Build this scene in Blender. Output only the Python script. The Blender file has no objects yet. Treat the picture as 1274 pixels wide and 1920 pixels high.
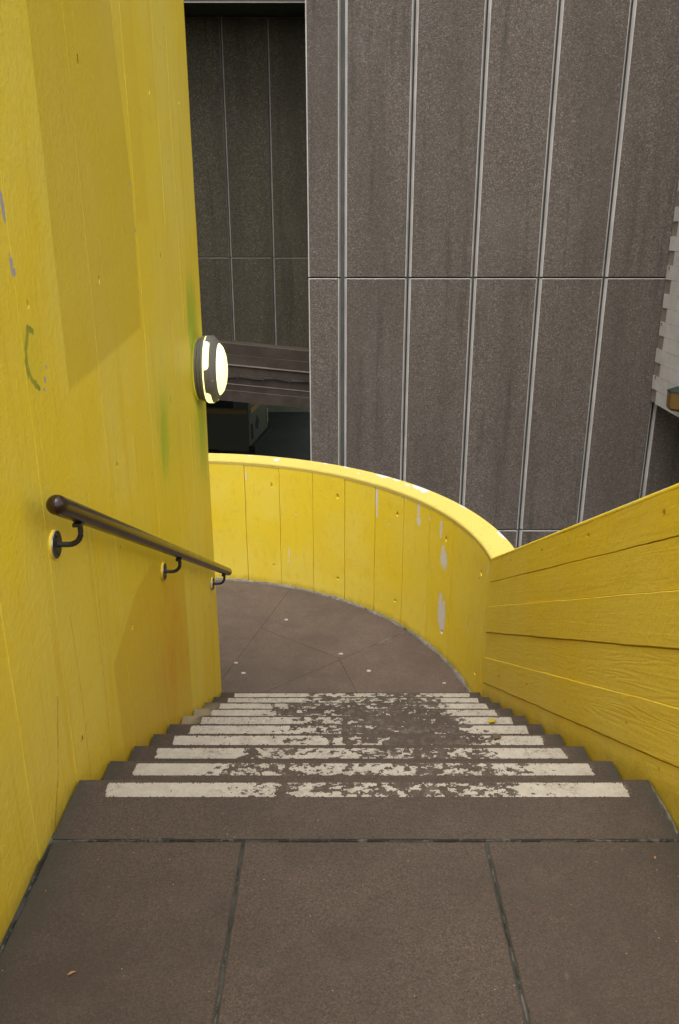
import bpy, bmesh, math, random
import numpy as np
from mathutils import Vector, Matrix
R = math.radians
random.seed(7)
rng = np.random.default_rng(11)
scene = bpy.context.scene
col = scene.collection

# ------------------------------------------------------------------ camera
EYE = 1.603
cam_d = bpy.data.cameras.new('camera')
cam = bpy.data.objects.new('camera', cam_d)
col.objects.link(cam)
cam.location = (0, 0, EYE)
cam.rotation_euler = (R(90 - 19.49), 0, 0)
cam_d.sensor_fit = 'VERTICAL'
cam_d.sensor_height = 36
cam_d.sensor_width = 36
cam_d.lens = 36 * 1540 / 1920
cam_d.clip_start = .05
cam_d.clip_end = 2000
scene.camera = cam

# ------------------------------------------------------------------ overcast daylight
SUN_EL, SUN_AZ = 70, 196          # azimuth: compass degrees, 0 = +y, 90 = +x
world = bpy.data.worlds.new('World')
scene.world = world
world.use_nodes = True
wn, wl = world.node_tree.nodes, world.node_tree.links
wn.clear()
sky = wn.new('ShaderNodeTexSky')
sky.sky_type = 'NISHITA'
sky.sun_disc = False
sky.sun_elevation = R(SUN_EL)
sky.sun_rotation = R(SUN_AZ)
sky.dust_density = 4
sky.ozone_density = .5
hs = wn.new('ShaderNodeHueSaturation')           # cloud cover: the dome loses its blue
hs.inputs['Saturation'].default_value = .12
hs.inputs['Value'].default_value = 1
bgn = wn.new('ShaderNodeBackground')
bgn.inputs['Strength'].default_value = .15
wo = wn.new('ShaderNodeOutputWorld')
wl.new(sky.outputs[0], hs.inputs['Color'])
wl.new(hs.outputs[0], bgn.inputs['Color'])
wl.new(bgn.outputs[0], wo.inputs['Surface'])
sun_d = bpy.data.lights.new('sun', 'SUN')
sun_d.energy = .5
sun_d.angle = R(40)
sun_d.color = (1, .97, .92)
sun = bpy.data.objects.new('sun', sun_d)
col.objects.link(sun)
sd = Vector((math.sin(R(SUN_AZ)) * math.cos(R(SUN_EL)), math.cos(R(SUN_AZ)) * math.cos(R(SUN_EL)), math.sin(R(SUN_EL))))
sun.rotation_euler = (-sd).to_track_quat('-Z', 'Y').to_euler()
sun.location = (0, 0, 30)
vs = scene.view_settings
vs.view_transform = 'Standard'
vs.look = 'None'
vs.exposure = 1.18
vs.gamma = 1
vs.use_curve_mapping = False
scene.cycles.max_bounces = 8
scene.cycles.diffuse_bounces = 5

# ------------------------------------------------------------------ material toolkit
class Mat:
    """small wrapper that builds node maths from python expressions"""
    def __init__(s, name):
        s.m = bpy.data.materials.new(name)
        s.m.use_nodes = True
        s.n, s.l = s.m.node_tree.nodes, s.m.node_tree.links
        s.n.clear()
        s.out = s.n.new('ShaderNodeOutputMaterial')
        s.b = s.n.new('ShaderNodeBsdfPrincipled')
        s.l.new(s.b.outputs[0], s.out.inputs[0])
        g = s.n.new('ShaderNodeNewGeometry')
        s.pos = g.outputs['Position']
        sp = s.n.new('ShaderNodeSeparateXYZ')
        s.l.new(s.pos, sp.inputs[0])
        s.x, s.y, s.z = sp.outputs
        s.rnd = s.n.new('ShaderNodeObjectInfo').outputs['Random']
    def put(s, sock, v):
        if isinstance(v, bpy.types.NodeSocket):
            s.l.new(v, sock)
        elif isinstance(v, (tuple, list)) and len(v) == 3 and sock.type == 'RGBA':
            sock.default_value = (*v, 1)
        else:
            sock.default_value = v
    def m_(s, op, a, b=0.0, c=0.0):
        n = s.n.new('ShaderNodeMath')
        n.operation = op
        for i, v in enumerate((a, b, c)):
            s.put(n.inputs[i], v)
        return n.outputs[0]
    def add(s, a, b): return s.m_('ADD', a, b)
    def sub(s, a, b): return s.m_('SUBTRACT', a, b)
    def mul(s, a, b): return s.m_('MULTIPLY', a, b)
    def mx(s, a, b): return s.m_('MAXIMUM', a, b)
    def mn(s, a, b): return s.m_('MINIMUM', a, b)
    def vec(s, x, y, z=0.0):
        n = s.n.new('ShaderNodeCombineXYZ')
        for i, v in enumerate((x, y, z)):
            s.put(n.inputs[i], v)
        return n.outputs[0]
    def noise(s, scale, detail=3, rough=.55, vec=None, dist=0):
        n = s.n.new('ShaderNodeTexNoise')
        s.l.new(vec if vec is not None else s.pos, n.inputs['Vector'])
        n.inputs['Scale'].default_value = scale
        n.inputs['Detail'].default_value = detail
        n.inputs['Roughness'].default_value = rough
        n.inputs['Distortion'].default_value = dist
        return n.outputs[0]
    def voro(s, scale, vec=None, out='Color', feature='F1'):
        n = s.n.new('ShaderNodeTexVoronoi')
        n.feature = feature
        s.l.new(vec if vec is not None else s.pos, n.inputs['Vector'])
        n.inputs['Scale'].default_value = scale
        return n.outputs[out]
    def step(s, v, lo, hi):
        """smooth 0..1 as v goes lo..hi (lo > hi allowed)"""
        n = s.n.new('ShaderNodeMapRange')
        n.interpolation_type = 'SMOOTHSTEP'
        s.put(n.inputs[0], v)
        if lo <= hi:
            t = (lo, hi, 0, 1)
        else:
            t = (hi, lo, 1, 0)
        for i in range(4):
            n.inputs[i + 1].default_value = t[i]
        return n.outputs[0]
    def mix(s, f, a, b):
        n = s.n.new('ShaderNodeMix')
        n.data_type = 'RGBA'
        s.put(n.inputs[0], f)
        s.put(n.inputs[6], a)
        s.put(n.inputs[7], b)
        return n.outputs[2]
    def ramp(s, v, pts):
        n = s.n.new('ShaderNodeValToRGB')
        s.l.new(v, n.inputs[0])
        e = n.color_ramp.elements
        while len(e) < len(pts):
            e.new(.5)
        for i, (p, c) in enumerate(pts):
            e[i].position = p
            e[i].color = (*c, 1)
        return n.outputs[0]
    def bump(s, h, strength, dist, normal=None):
        n = s.n.new('ShaderNodeBump')
        n.inputs['Strength'].default_value = strength
        n.inputs['Distance'].default_value = dist
        s.l.new(h, n.inputs['Height'])
        if normal is not None:
            s.l.new(normal, n.inputs['Normal'])
        return n.outputs[0]
    def done(s, color=None, rough=None, normal=None, spec=None, metal=None):
        if color is not None: s.put(s.b.inputs['Base Color'], color)
        if rough is not None: s.put(s.b.inputs['Roughness'], rough)
        if normal is not None: s.l.new(normal, s.b.inputs['Normal'])
        if spec is not None: s.b.inputs['Specular IOR Level'].default_value = spec
        if metal is not None: s.b.inputs['Metallic'].default_value = metal
        return s.m
    # masks in a 2-d chart (a, b)
    def poly(s, a, b, pts, soft, wob=None):
        """inside a convex polygon given anticlockwise"""
        d = None
        for (x0, y0), (x1, y1) in zip(pts, pts[1:] + pts[:1]):
            L = math.hypot(x1 - x0, y1 - y0)
            nx, ny = (y1 - y0) / L, -(x1 - x0) / L
            e = s.add(s.m_('MULTIPLY_ADD', a, nx, -(nx * x0 + ny * y0)), s.mul(b, ny))
            d = e if d is None else s.mx(d, e)
        if wob is not None:
            d = s.add(d, wob)
        return s.step(d, soft, -soft)
    def ell(s, a, b, ca, cb, ra, rb, wob=None, lo=1.0, hi=.6):
        q = s.add(s.m_('POWER', s.m_('ABSOLUTE', s.mul(s.sub(a, ca), 1 / ra)), 2), s.m_('POWER', s.m_('ABSOLUTE', s.mul(s.sub(b, cb), 1 / rb)), 2))
        q = s.m_('SQRT', q)
        if wob is not None:
            q = s.add(q, wob)
        return s.step(q, lo, hi)
    def line(s, a, b, pts, w, wob=None):
        d = None
        for (x0, y0), (x1, y1) in zip(pts, pts[1:]):
            dx, dy = x1 - x0, y1 - y0
            L2 = dx * dx + dy * dy
            t = s.m_('ADD', s.mul(s.sub(a, x0), dx / L2), s.mul(s.sub(b, y0), dy / L2))
            t = s.mn(s.mx(t, 0.0), 1.0)
            ex = s.sub(s.sub(a, x0), s.mul(t, dx))
            ey = s.sub(s.sub(b, y0), s.mul(t, dy))
            e = s.m_('SQRT', s.add(s.mul(ex, ex), s.mul(ey, ey)))
            d = e if d is None else s.mn(d, e)
        if wob is not None:
            d = s.add(d, wob)
        return s.step(d, w, w * .4)

YEL = (.80, .59, .026)
YEL_PALE = (.80, .62, .075)
YEL_OLD = (.72, .49, .014)
CHIP = (.66, .62, .60)

def yellow(name, chart, grain_b, extra=None, grain=.25):
    """gloss masonry paint over board marked concrete; chart gives (a,b)"""
    M = Mat(name)
    a, b = chart(M)
    gv = M.vec(M.mul(a, 38), M.mul(b, 1.6), M.mul(M.rnd, 30)) if grain_b else M.vec(M.mul(a, 1.6), M.mul(b, 38), M.mul(M.rnd, 30))
    wood = M.noise(1, 4, .6, gv, 1.2)
    gl = M.noise(1, 2, .5, M.vec(M.mul(a, 1.1 if not grain_b else 9), M.mul(b, 9 if not grain_b else 1.1), M.mul(M.rnd, 50)), .6)
    cath = M.mul(M.m_('SINE', M.mul(gl, 75)), M.mul(M.mul(M.mul(M.step(b, .06, .10), M.step(b, .50, .40)), M.step(M.noise(2.3, 3), .42, .58)) if grain > .4 else M.step(M.noise(1.7, 2), .5, .65), 1.0 if grain > .4 else .1))
    lumps = M.noise(48, 3, .6)
    fine = M.noise(240, 2, .6)
    big = M.noise(1.3, 4, .6)
    streak = M.noise(1, 4, .6, M.vec(M.mul(a, 9), M.mul(b, .7)) if grain_b else M.vec(M.mul(a, .9), M.mul(b, 7)))
    c = M.mix(M.step(big, .38, .66), YEL, YEL_PALE)
    c = M.mix(M.mul(M.step(streak, .52, .72), .5), c, YEL_OLD)
    c = M.mix(M.mul(M.step(M.noise(70, 3, .7), .60, .78), .30), c, YEL_OLD)
    if grain_b:
        fs = M.noise(1, 3, .7, M.vec(M.mul(a, 55), M.mul(b, 1.1)))
        c = M.mix(M.mul(M.mul(M.step(fs, .52, .75), M.step(M.noise(1.9, 3), .42, .6)), .45), c, (.60, .38, .012))
        c = M.mix(M.mul(M.step(M.noise(1, 4, .7, M.vec(M.mul(a, 14), M.mul(b, .5), 7.0)), .60, .74), .35), c, (.80, .66, .11))
    c = M.mix(M.mul(M.step(M.noise(5.5, 5, .75), .56, .70), .22), c, (.62, .43, .02))
    # small dirt specks
    c = M.mix(M.mul(M.step(M.noise(34, 2, .5), .76, .78), .5), c, (.16, .11, .03))
    rough = M.m_('MULTIPLY_ADD', lumps, .25, .40)
    if extra:
        c, rough = extra(M, a, b, c, rough)
    h = M.add(M.add(M.mul(wood, .55), M.mul(cath, .11)), M.add(M.mul(lumps, .8), M.mul(fine, .25)))
    nrm = M.bump(h, grain, .008)
    return M.done(c, rough, nrm, .12 if 'coping' in name else .45)

def left_extra(M, a, b, c, rough):
    w = M.mul(M.sub(M.noise(9, 3), .5), .05)
    w2 = M.mul(M.sub(M.noise(40, 3), .5), .02)
    # repainted patches over old graffiti
    p1 = M.poly(a, b, [(2.405, 1.13), (3.37, 1.20), (3.42, 2.30), (3.26, 2.46), (3.05, 3.6), (2.405, 3.6)], .012, w2)
    c = M.mix(M.mul(p1, .5), c, M.mix(M.noise(2.2, 3), (.50, .345, .012), (.60, .41, .012)))
    p2 = M.poly(a, b, [(2.59, -.30), (3.87, -.95), (3.87, -.11), (3.25, .22), (2.95, .235), (2.56, .12)], .015, w2)
    c = M.mix(M.mul(p2, .5), c, (.62, .37, .010))
    o = M.ell(a, b, 3.50, -.30, .42, .46, M.mul(M.sub(M.noise(6, 4, .7), .5), 1.6), 1.05, .2)
    c = M.mix(M.mul(M.mul(M.mul(o, p2), M.step(M.noise(1, 4, .7, M.vec(M.mul(a, 22), M.mul(b, 4))), .3, .65)), .55), c, (.66, .26, .016))
    p3 = M.poly(a, b, [(3.42, 1.6), (3.66, 1.6), (3.6, 3.6), (3.42, 3.6)], .02, w2)
    c = M.mix(M.mul(p3, .35), c, YEL_OLD)
    # green graffiti rubbed into the paint
    st = M.noise(1, 4, .7, M.vec(M.mul(a, 40), M.mul(b, 3)))
    for (ca, cb, ra, rb, k) in [(3.66, .72, .12, .28, .8), (3.60, .62, .06, .22, .8), (4.56, 1.06, .19, .34, .95), (4.66, .50, .22, .40, .9), (4.47, 1.12, .08, .26, .8), (4.6, .72, .55, .75, .39), (3.75, .7, .45, .55, .3)]:
        q = M.ell(a, b, ca, cb, ra, rb, M.mul(M.sub(st, .5), 1.5), 1.1, .1)
        c = M.mix(M.mul(q, k), c, (.36, .46, .014) if k > .4 else (.58, .56, .014))
    g = M.line(a, b, [(2.165, 1.335), (2.135, 1.345), (2.105, 1.30), (2.098, 1.25), (2.12, 1.215), (2.165, 1.185)], .011, w2)
    g2 = M.line(a, b, [(2.118, 1.31), (2.09, 1.27), (2.10, 1.225)], .007, w2)
    c = M.mix(M.mul(M.mx(g, g2), .85), c, (.13, .20, .03))
    hal = M.ell(a, b, 2.14, 1.27, .10, .12, M.mul(M.sub(M.noise(14, 3), .5), .9), 1.0, .3)
    c = M.mix(M.mul(hal, .35), c, (.60, .50, .012))
    por = M.step(M.voro(26, out='Distance'), .085, .05)
    s2 = M.n.new('ShaderNodeSeparateXYZ'); M.l.new(M.voro(26), s2.inputs[0])
    c = M.mix(M.mul(M.mul(por, M.step(s2.outputs[1], .86, .90)), .6), c, (.26, .17, .02))
    crk = M.line(a, b, [(1.50, -.42), (1.78, -.16), (1.95, .12), (2.02, .33)], .006, w2)
    c = M.mix(M.mul(crk, .5), c, (.30, .20, .03))
    for (sa, s0, s1) in [(2.43, -.5, .75), (2.47, .25, .8), (3.12, -.9, .1), (3.30, -1.0, -.2), (4.02, -1.3, 1.9), (4.33, -1.4, 2.2), (4.60, -1.4, 2.4), (2.20, -.1, .5)]:
        c = M.mix(M.mul(M.line(a, b, [(sa, s0), (sa + .012, (s0 + s1) / 2), (sa - .004, s1)], .004, M.mul(w2, .35)), .45), c, (.42, .27, .02))
    # paint knocked off to the concrete
    wob = M.mul(M.sub(M.noise(60, 3, .7), .5), 1.1)
    ch = None
    for (ca, cb, ra, rb) in [(2.073, 1.64, .011, .040), (2.078, 1.625, .008, .03), (2.080, 1.50, .010, .030), (2.092, 1.485, .008, .012), (2.215, 1.20, .009, .010), (2.235, 1.23, .005, .006), (2.20, 1.175, .010, .006), (3.36, 1.735, .012, .008), (3.40, 1.57, .007, .010), (3.37, 1.34, .006, .007), (4.66, -.55, .012, .05), (4.55, -.62, .010, .012)]:
        q = M.ell(a, b, ca, cb, ra, rb, wob, 1.0, .8)
        ch = q if ch is None else M.mx(ch, q)
    c = M.mix(ch, c, (.40, .37, .35))
    # splash dirt above the treads and in the seam
    hgt = M.add(b, M.mul(M.sub(M.mx(a, 2.0), 2.0), .508))
    dirt = M.mul(M.step(M.add(hgt, M.mul(M.noise(8, 4, .7), .12)), .13, .03), .55)
    c = M.mix(dirt, c, (.30, .20, .03))
    return c, rough

def parapet_chart(M):
    return M.mul(M.m_('ARCTAN2', M.sub(M.y, 4.68), M.sub(M.x, -1.36)), 57.29578), M.z

def parapet_extra(M, a, b, c, rough):
    wob = M.add(M.mul(M.sub(M.noise(38, 5, .8), .5), 2.2), M.mul(M.sub(M.noise(1, 3, .65, M.vec(M.mul(a, 3.6), M.mul(b, 7))), .5), 2.6))
    wob = M.sub(wob, .12)
    ch = None
    for (ca, cb, ra, rb) in [(22.9, -.745, 1.0, .065), (23.3, -.72, .6, .07), (23.4, -1.165, .75, .12), (22.3, -1.19, .7, .11), (22.8, -1.24, .5, .09), (24.4, -.528, .4, .06), (44.1, -.485, .26, .075), (44.0, -.57, .22, .05), (44.0, -.64, .18, .03), (36.0, -.41, .16, .03), (31.9, -.43, .34, .05), (31.8, -.49, .28, .035), (31.7, -.56, .5, .035), (32.2, -.52, .12, .015), (28.4, -.50, .12, .018), (66.8, -1.2, .10, .05), (67.0, -1.27, .08, .02), (76.6, -.52, .12, .03), (3.45, -.49, .30, .035), (40.5, -.69, .16, .008), (79.2, -.82, .1, .01), (36.2, -.75, .10, .015), (12.0, -1.10, .2, .012), (22.9, -1.275, .16, .02), (65, -.82, .13, .01)]:
        q = M.ell(a, b, ca, cb, ra, rb, wob, 1.0, .93)
        ch = q if ch is None else M.mx(ch, q)
    c = M.mix(ch, c, M.mix(M.noise(80, 3), CHIP, (.72, .68, .64)))
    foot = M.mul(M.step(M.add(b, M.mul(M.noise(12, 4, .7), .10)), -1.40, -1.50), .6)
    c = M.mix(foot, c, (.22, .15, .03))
    return c, rough

def coping_extra(M, a, b, c, rough):
    rad = M.m_('SQRT', M.add(M.m_('POWER', M.m_('ABSOLUTE', M.sub(M.x, -1.36)), 2), M.m_('POWER', M.m_('ABSOLUTE', M.sub(M.y, 4.68)), 2)))
    wob = M.add(M.mul(M.sub(M.noise(30, 4, .75), .5), 1.6), 0)
    ch = None
    for (ca, cr, ra, rr) in [(46, 2.475, 1.5, .035), (36, 2.475, 2.4, .045), (34.4, 2.45, .9, .03), (70.5, 2.42, .7, .04), (55, 2.48, .7, .025), (39, 2.44, .6, .014), (42.5, 2.475, .9, .022), (10, 2.48, 2.0, .018), (60, 2.48, .5, .02), (51, 2.41, .3, .014), (24, 2.48, 1.2, .012), (77, 2.48, .6, .015)]:
        q = M.ell(a, rad, ca, cr, ra, rr, wob, 1.0, .85)
        ch = q if ch is None else M.mx(ch, q)
    c = M.mix(.78, c, (.57, .465, .14))
    c = M.mix(M.mul(M.step(M.noise(5, 5, .7), .5, .75), .28), c, (.58, .47, .16))
    c = M.mix(M.mul(M.step(M.noise(28, 4, .7), .60, .70), .55), c, (.22, .17, .05))
    c = M.mix(M.mul(M.step(M.add(rad, M.mul(M.noise(9, 4, .7), .05)), 2.355, 2.335), .35), c, (.40, .29, .04))
    c = M.mix(ch, c, (.60, .58, .55))
    M.b.inputs['Specular IOR Level'].default_value = .12
    return c, M.m_('MULTIPLY_ADD', rough, .2, .70)

def right_chart(M):
    return M.mul(M.y, 1.12), M.add(M.z, M.mul(M.sub(M.y, 2.092), .508))

def right_extra(M, a, b, c, rough):
    wob = M.mul(M.sub(M.noise(55, 4, .75), .5), 1.4)
    ch = None
    for ya in (2.55, 2.72, 2.95, 3.05, 3.4, 2.3):
        q = M.ell(a, b, ya * 1.12, .972, .05, .010, wob, 1.0, .85)
        ch = q if ch is None else M.mx(ch, q)
    c = M.mix(ch, c, (.55, .53, .5))
    dirt = M.mul(M.step(M.add(b, M.mul(M.noise(9, 4, .7), .12)), .12, .02), .45)
    c = M.mix(dirt, c, (.30, .20, .03))
    return c, rough

M_LEFT = yellow('yellow_core_paint', lambda M: (M.y, M.z), True, left_extra, .36)
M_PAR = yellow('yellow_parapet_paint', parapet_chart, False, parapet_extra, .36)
# on the parapet the boards stand upright but are only 0.3 m wide: keep the grain isotropic there
M_COP = yellow('yellow_coping_paint', parapet_chart, False, coping_extra, .25)
M_RIGHT = yellow('yellow_board_paint', right_chart, False, right_extra, .42)
M_JOINT = yellow('yellow_joint_paint', lambda M: (M.y, M.z), True, None, .2)

def paver_mat(name, base, var):
    M = Mat(name)
    v = M.voro(300)
    sx = M.n.new('ShaderNodeSeparateXYZ'); M.l.new(v, sx.inputs[0])
    k = sx.outputs[0]
    d = tuple(x * .66 for x in base)
    l = tuple(min(1, x * 1.5) for x in base)
    c = M.ramp(k, [(0, d), (.35, base), (.75, tuple(x * 1.15 for x in base)), (.93, l), (1, (l[0] * 1.1, l[1] * 1.05, l[2]))])
    c = M.mix(M.mul(M.step(M.noise(2.6, 5, .65), .35, .7), .55), c, tuple(x * .62 for x in base))
    c = M.mix(M.mul(M.step(M.noise(11, 4, .65), .5, .75), .3), c, tuple(x * 1.5 for x in base))
    c = M.mix(M.mul(M.step(M.rnd, 0, 1), var), c, tuple(x * .7 for x in base))
    if name == 'brown_paver':
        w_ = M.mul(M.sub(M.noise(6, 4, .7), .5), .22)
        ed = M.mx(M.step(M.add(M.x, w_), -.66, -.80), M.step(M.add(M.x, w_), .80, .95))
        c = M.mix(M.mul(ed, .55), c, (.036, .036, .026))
        sp = M.step(M.voro(5.5, out='Distance'), .11, .07)
        s2 = M.n.new('ShaderNodeSeparateXYZ'); M.l.new(M.voro(5.5), s2.inputs[0])
        c = M.mix(M.mul(M.mul(sp, M.step(s2.outputs[0], .62, .66)), .45), c, (.036, .030, .024))
    red = M.step(M.voro(70, out='Distance'), .13, .08)
    rk = M.n.new('ShaderNodeSeparateXYZ'); M.l.new(M.voro(70), rk.inputs[0])
    c = M.mix(M.mul(red, M.mul(M.step(rk.outputs[1], .93, .95), .5)), c, (.42, .17, .10))
    c = M.mix(M.mul(red, M.mul(M.step(rk.outputs[2], .992, .995), .4)), c, (.55, .50, .42))
    h = M.add(M.noise(320, 2), M.add(M.mul(M.noise(40, 3), .8), M.mul(k, .4)))
    return M.done(c, M.m_('MULTIPLY_ADD', M.noise(6, 3), .25, .62), M.bump(h, .35, .003), .35)
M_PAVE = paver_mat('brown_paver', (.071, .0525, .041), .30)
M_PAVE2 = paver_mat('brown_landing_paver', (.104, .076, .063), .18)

def step_mat():
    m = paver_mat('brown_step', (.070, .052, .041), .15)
    nt = m.node_tree
    # sandy dust swept to the ends of a few treads
    b = [n for n in nt.nodes if n.type == 'BSDF_PRINCIPLED'][0]
    src = b.inputs['Base Color'].links[0].from_socket
    M = Mat.__new__(Mat)
    M.m, M.n, M.l, M.b = m, nt.nodes, nt.links, b
    g = M.n.new('ShaderNodeNewGeometry'); M.pos = g.outputs['Position']
    sp = M.n.new('ShaderNodeSeparateXYZ'); M.l.new(M.pos, sp.inputs[0])
    x, y, z = sp.outputs
    e = M.step(M.add(x, M.mul(M.sub(M.noise(7, 4, .7), .5), .16)), -.66, -.74)
    e = M.mul(e, M.mul(M.step(y, 3.25, 3.45), M.step(y, 4.25, 4.05)))
    c = M.mix(M.mul(e, .8), src, (.30, .25, .15))
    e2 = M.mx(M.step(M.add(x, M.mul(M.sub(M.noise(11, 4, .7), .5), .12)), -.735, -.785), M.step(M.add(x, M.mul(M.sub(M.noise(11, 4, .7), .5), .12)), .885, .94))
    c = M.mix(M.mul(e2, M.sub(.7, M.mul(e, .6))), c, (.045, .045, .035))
    fr = M.mul(M.m_('FRACT', M.mul(M.sub(y, 2.005), 1 / .3)), .3)
    band = M.mul(M.step(fr, .0, .004), M.step(fr, .072, .066))
    band = M.mul(band, M.mul(M.step(x, -.705, -.69), M.step(x, .875, .86)))
    gh = M.mul(M.step(M.noise(28, 5, .75), .44, .66), M.step(M.noise(5, 3), .3, .6))
    c = M.mix(M.mul(M.mul(band, gh), .28), c, (.30, .27, .225))
    # a walked line down the middle, and darker ends
    M.l.new(c, b.inputs['Base Color'])
    return m
M_STEP = step_mat()

def mortar_mat(name, lightness, k=1.0):
    M = Mat(name)
    n = M.noise(14, 5, .75)
    c = M.ramp(n, [(0, (.018, .018, .015)), (.5 - lightness, (.03, .03, .025)), (.56 - lightness, (.09 * k, .086 * k, .075 * k)), (.78, (.20 * k, .19 * k, .17 * k))])
    return M.done(c, .9, M.bump(M.noise(90, 4, .7), .8, .006), .2)
M_MORT = mortar_mat('joint_mortar', .0)
M_MORT_L = mortar_mat('landing_edge_mortar', .14, 1.3)
M_MORT_P = mortar_mat('pale_edge_mortar', .22, 1.6)
M_DARKGAP = mortar_mat('dark_joint', -.04)
def bed_mat():
    M = Mat('paving_joint_fill')
    c = M.ramp(M.noise(7, 4, .7), [(.30, (.012, .013, .012)), (.42, (.040, .041, .036)), (.62, (.060, .060, .053)), (.72, (.12, .115, .10))])
    return M.done(c, .9, M.bump(M.noise(120, 4, .7), .7, .004), .2)
M_BED = bed_mat()

def stripe_mat():
    M = Mat('white_road_paint')
    c = M.mix(M.step(M.noise(30, 4, .7), .35, .75), (.37, .335, .285), (.44, .41, .355))
    c = M.mix(M.mul(M.step(M.noise(9, 5, .7), .5, .72), .40), c, (.26, .22, .175))
    c = M.mix(M.mul(M.step(M.noise(160, 3, .7), .58, .70), .55), c, (.20, .16, .12))
    c = M.mix(M.mul(M.mul(M.step(M.noise(6, 4, .7), .45, .6), M.step(M.noise(75, 4, .75), .46, .62)), .65), c, (.13, .10, .08))
    return M.done(c, .6, M.bump(M.noise(200, 3), .3, .002), .4)
M_STRIPE = stripe_mat()

def aggregate(name, k, scale=88, tint=(1, 1, 1)):
    M = Mat(name)
    v = M.voro(scale)
    s3 = M.n.new('ShaderNodeSeparateXYZ'); M.l.new(v, s3.inputs[0])
    a = s3.outputs[0]
    q = lambda r, g, b: (r * k * 1.02 * tint[0], g * k * .985 * tint[1], b * k * .91 * tint[2])
    c = M.ramp(a, [(0, q(.085, .070, .060)), (.30, q(.125, .105, .092)), (.62, q(.155, .133, .119)), (.88, q(.19, .168, .154)), (1, q(.27, .245, .225))])
    c = M.mix(M.mul(M.step(M.noise(150, 2, .6), .4, .7), .3), c, q(.105, .09, .08))
    # weathering runs down the face
    run = M.noise(1, 4, .6, M.vec(M.mul(M.x, 1.7), M.mul(M.y, 1.7), M.mul(M.z, .22)))
    c = M.mix(M.mul(M.step(run, .42, .70), .45), c, q(.075, .062, .052))
    c = M.mix(M.mul(M.step(M.noise(.8, 4, .6), .5, .75), .25), c, q(.20, .18, .17))
    c = M.mix(M.mul(M.rnd, .28), c, q(.08, .068, .058))
    c = M.mix(M.mul(M.step(M.noise(1, 5, .7, M.vec(M.mul(M.x, 5), M.mul(M.y, 5), M.mul(M.z, .35))), .52, .72), .62), c, q(.05, .052, .042))
    d = M.voro(scale, out='Distance')
    nrm = M.bump(M.sub(1, d), .7, .006)
    return M.done(c, .8, nrm, .3)
M_AGG = aggregate('exposed_aggregate', .90, 88, (1, .985, 1.0))
M_AGG_D = aggregate('dark_exposed_aggregate', .74, 60, (1.0, 1.03, .86))

def concrete(name, c0, c1, scale=3, rough=.85):
    M = Mat(name)
    c = M.mix(M.step(M.noise(scale, 5, .65), .32, .7), c0, c1)
    c = M.mix(M.mul(M.step(M.noise(60, 3, .7), .55, .75), .3), c, tuple(x * .6 for x in c0))
    return M.done(c, rough, M.bump(M.noise(45, 4, .65), .4, .005), .3)
M_ARRIS = concrete('smooth_arris_concrete', (.40, .375, .35), (.52, .49, .46), 2.5)
M_ARRIS_D = concrete('dirty_arris_concrete', (.34, .285, .25), (.45, .39, .35), 5)
M_GROOVE = concrete('sealed_groove', (.11, .115, .10), (.15, .15, .13), 4)
M_BOARDC = concrete('board_marked_concrete', (.40, .365, .325), (.50, .46, .42), 3)
M_BOARDR = concrete('stained_board_recess', (.17, .145, .11), (.24, .205, .165), 6)
M_BEAM = concrete('stained_beam_concrete', (.075, .058, .044), (.12, .094, .073), 2)
M_DARKC = concrete('dark_concrete', (.26, .30, .20), (.32, .36, .26), 2)
M_GROUND = concrete('yard_asphalt', (.034, .040, .030), (.046, .052, .040), 1.5, .98)
M_SOFFIT = concrete('soffit_concrete', (.06, .070, .050), (.085, .09, .07), 2)

def simple(name, c, rough=.5, spec=.5, metal=0, bump=0):
    M = Mat(name)
    cc = M.mix(M.mul(M.step(M.noise(20, 4, .7), .45, .75), .4), c, tuple(x * .6 for x in c))
    return M.done(cc, M.m_('MULTIPLY_ADD', M.noise(30, 3), .2, rough - .1), M.bump(M.noise(160, 2), bump, .002) if bump else None, spec, metal)
def rail_mat():
    M = Mat('brown_rail_coating')
    c = M.mix(M.step(M.noise(5, 3), .4, .7), (.026, .011, .006), (.020, .009, .005))
    return M.done(c, M.m_('MULTIPLY_ADD', M.noise(12, 3), .10, .20), None, .5)
M_RAIL = rail_mat()
M_IRON = simple('dark_iron', (.022, .022, .020), .5, .5, 0, .2)
M_STEEL = simple('worn_plate_edge', (.55, .53, .50), .35, .5, .9)
M_LGREY = simple('lamp_grey_plastic', (.15, .14, .125), .5, .4, 0, .05)
M_CABLE = simple('black_cable', (.012, .012, .012), .6)
M_VAN = simple('van_grey_green_paint', (.09, .095, .07), .4, .5)
M_VANY = simple('van_yellow_panel', (.30, .19, .02), .4, .5)
M_VANK = simple('van_dark_glass', (.012, .014, .013), .15, .6)
M_TYRE = simple('tyre_rubber', (.015, .015, .015), .85, .3)
M_AMBER = simple('amber_lantern_glass', (.15, .085, .018), .45, .5)
M_LANLID = simple('lantern_lid_metal', (.020, .030, .025), .6, .3)
M_GUM = simple('pale_gum', (.40, .375, .34), .7, .3)
M_LEAFY = simple('yellow_leaf', (.40, .30, .02), .6, .3)
M_LEAFB = simple('brown_leaf', (.11, .075, .045), .7, .3)
M_LEAFO = simple('orange_leaf', (.34, .17, .08), .7, .3)
M_LEAFR = simple('red_leaf', (.12, .03, .02), .7, .3)
def glow():
    M = Mat('lit_lamp_diffuser')
    M.done((.8, .8, .6), .4)
    M.b.inputs['Emission Color'].default_value = (1, .93, .33, 1)
    M.b.inputs['Emission Strength'].default_value = .72
    return M.m
M_GLOW = glow()
def glass_lit():
    M = Mat('van_head_lamp_glass')
    return M.done((.25, .22, .15), .15)
M_LENS = glass_lit()

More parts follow.
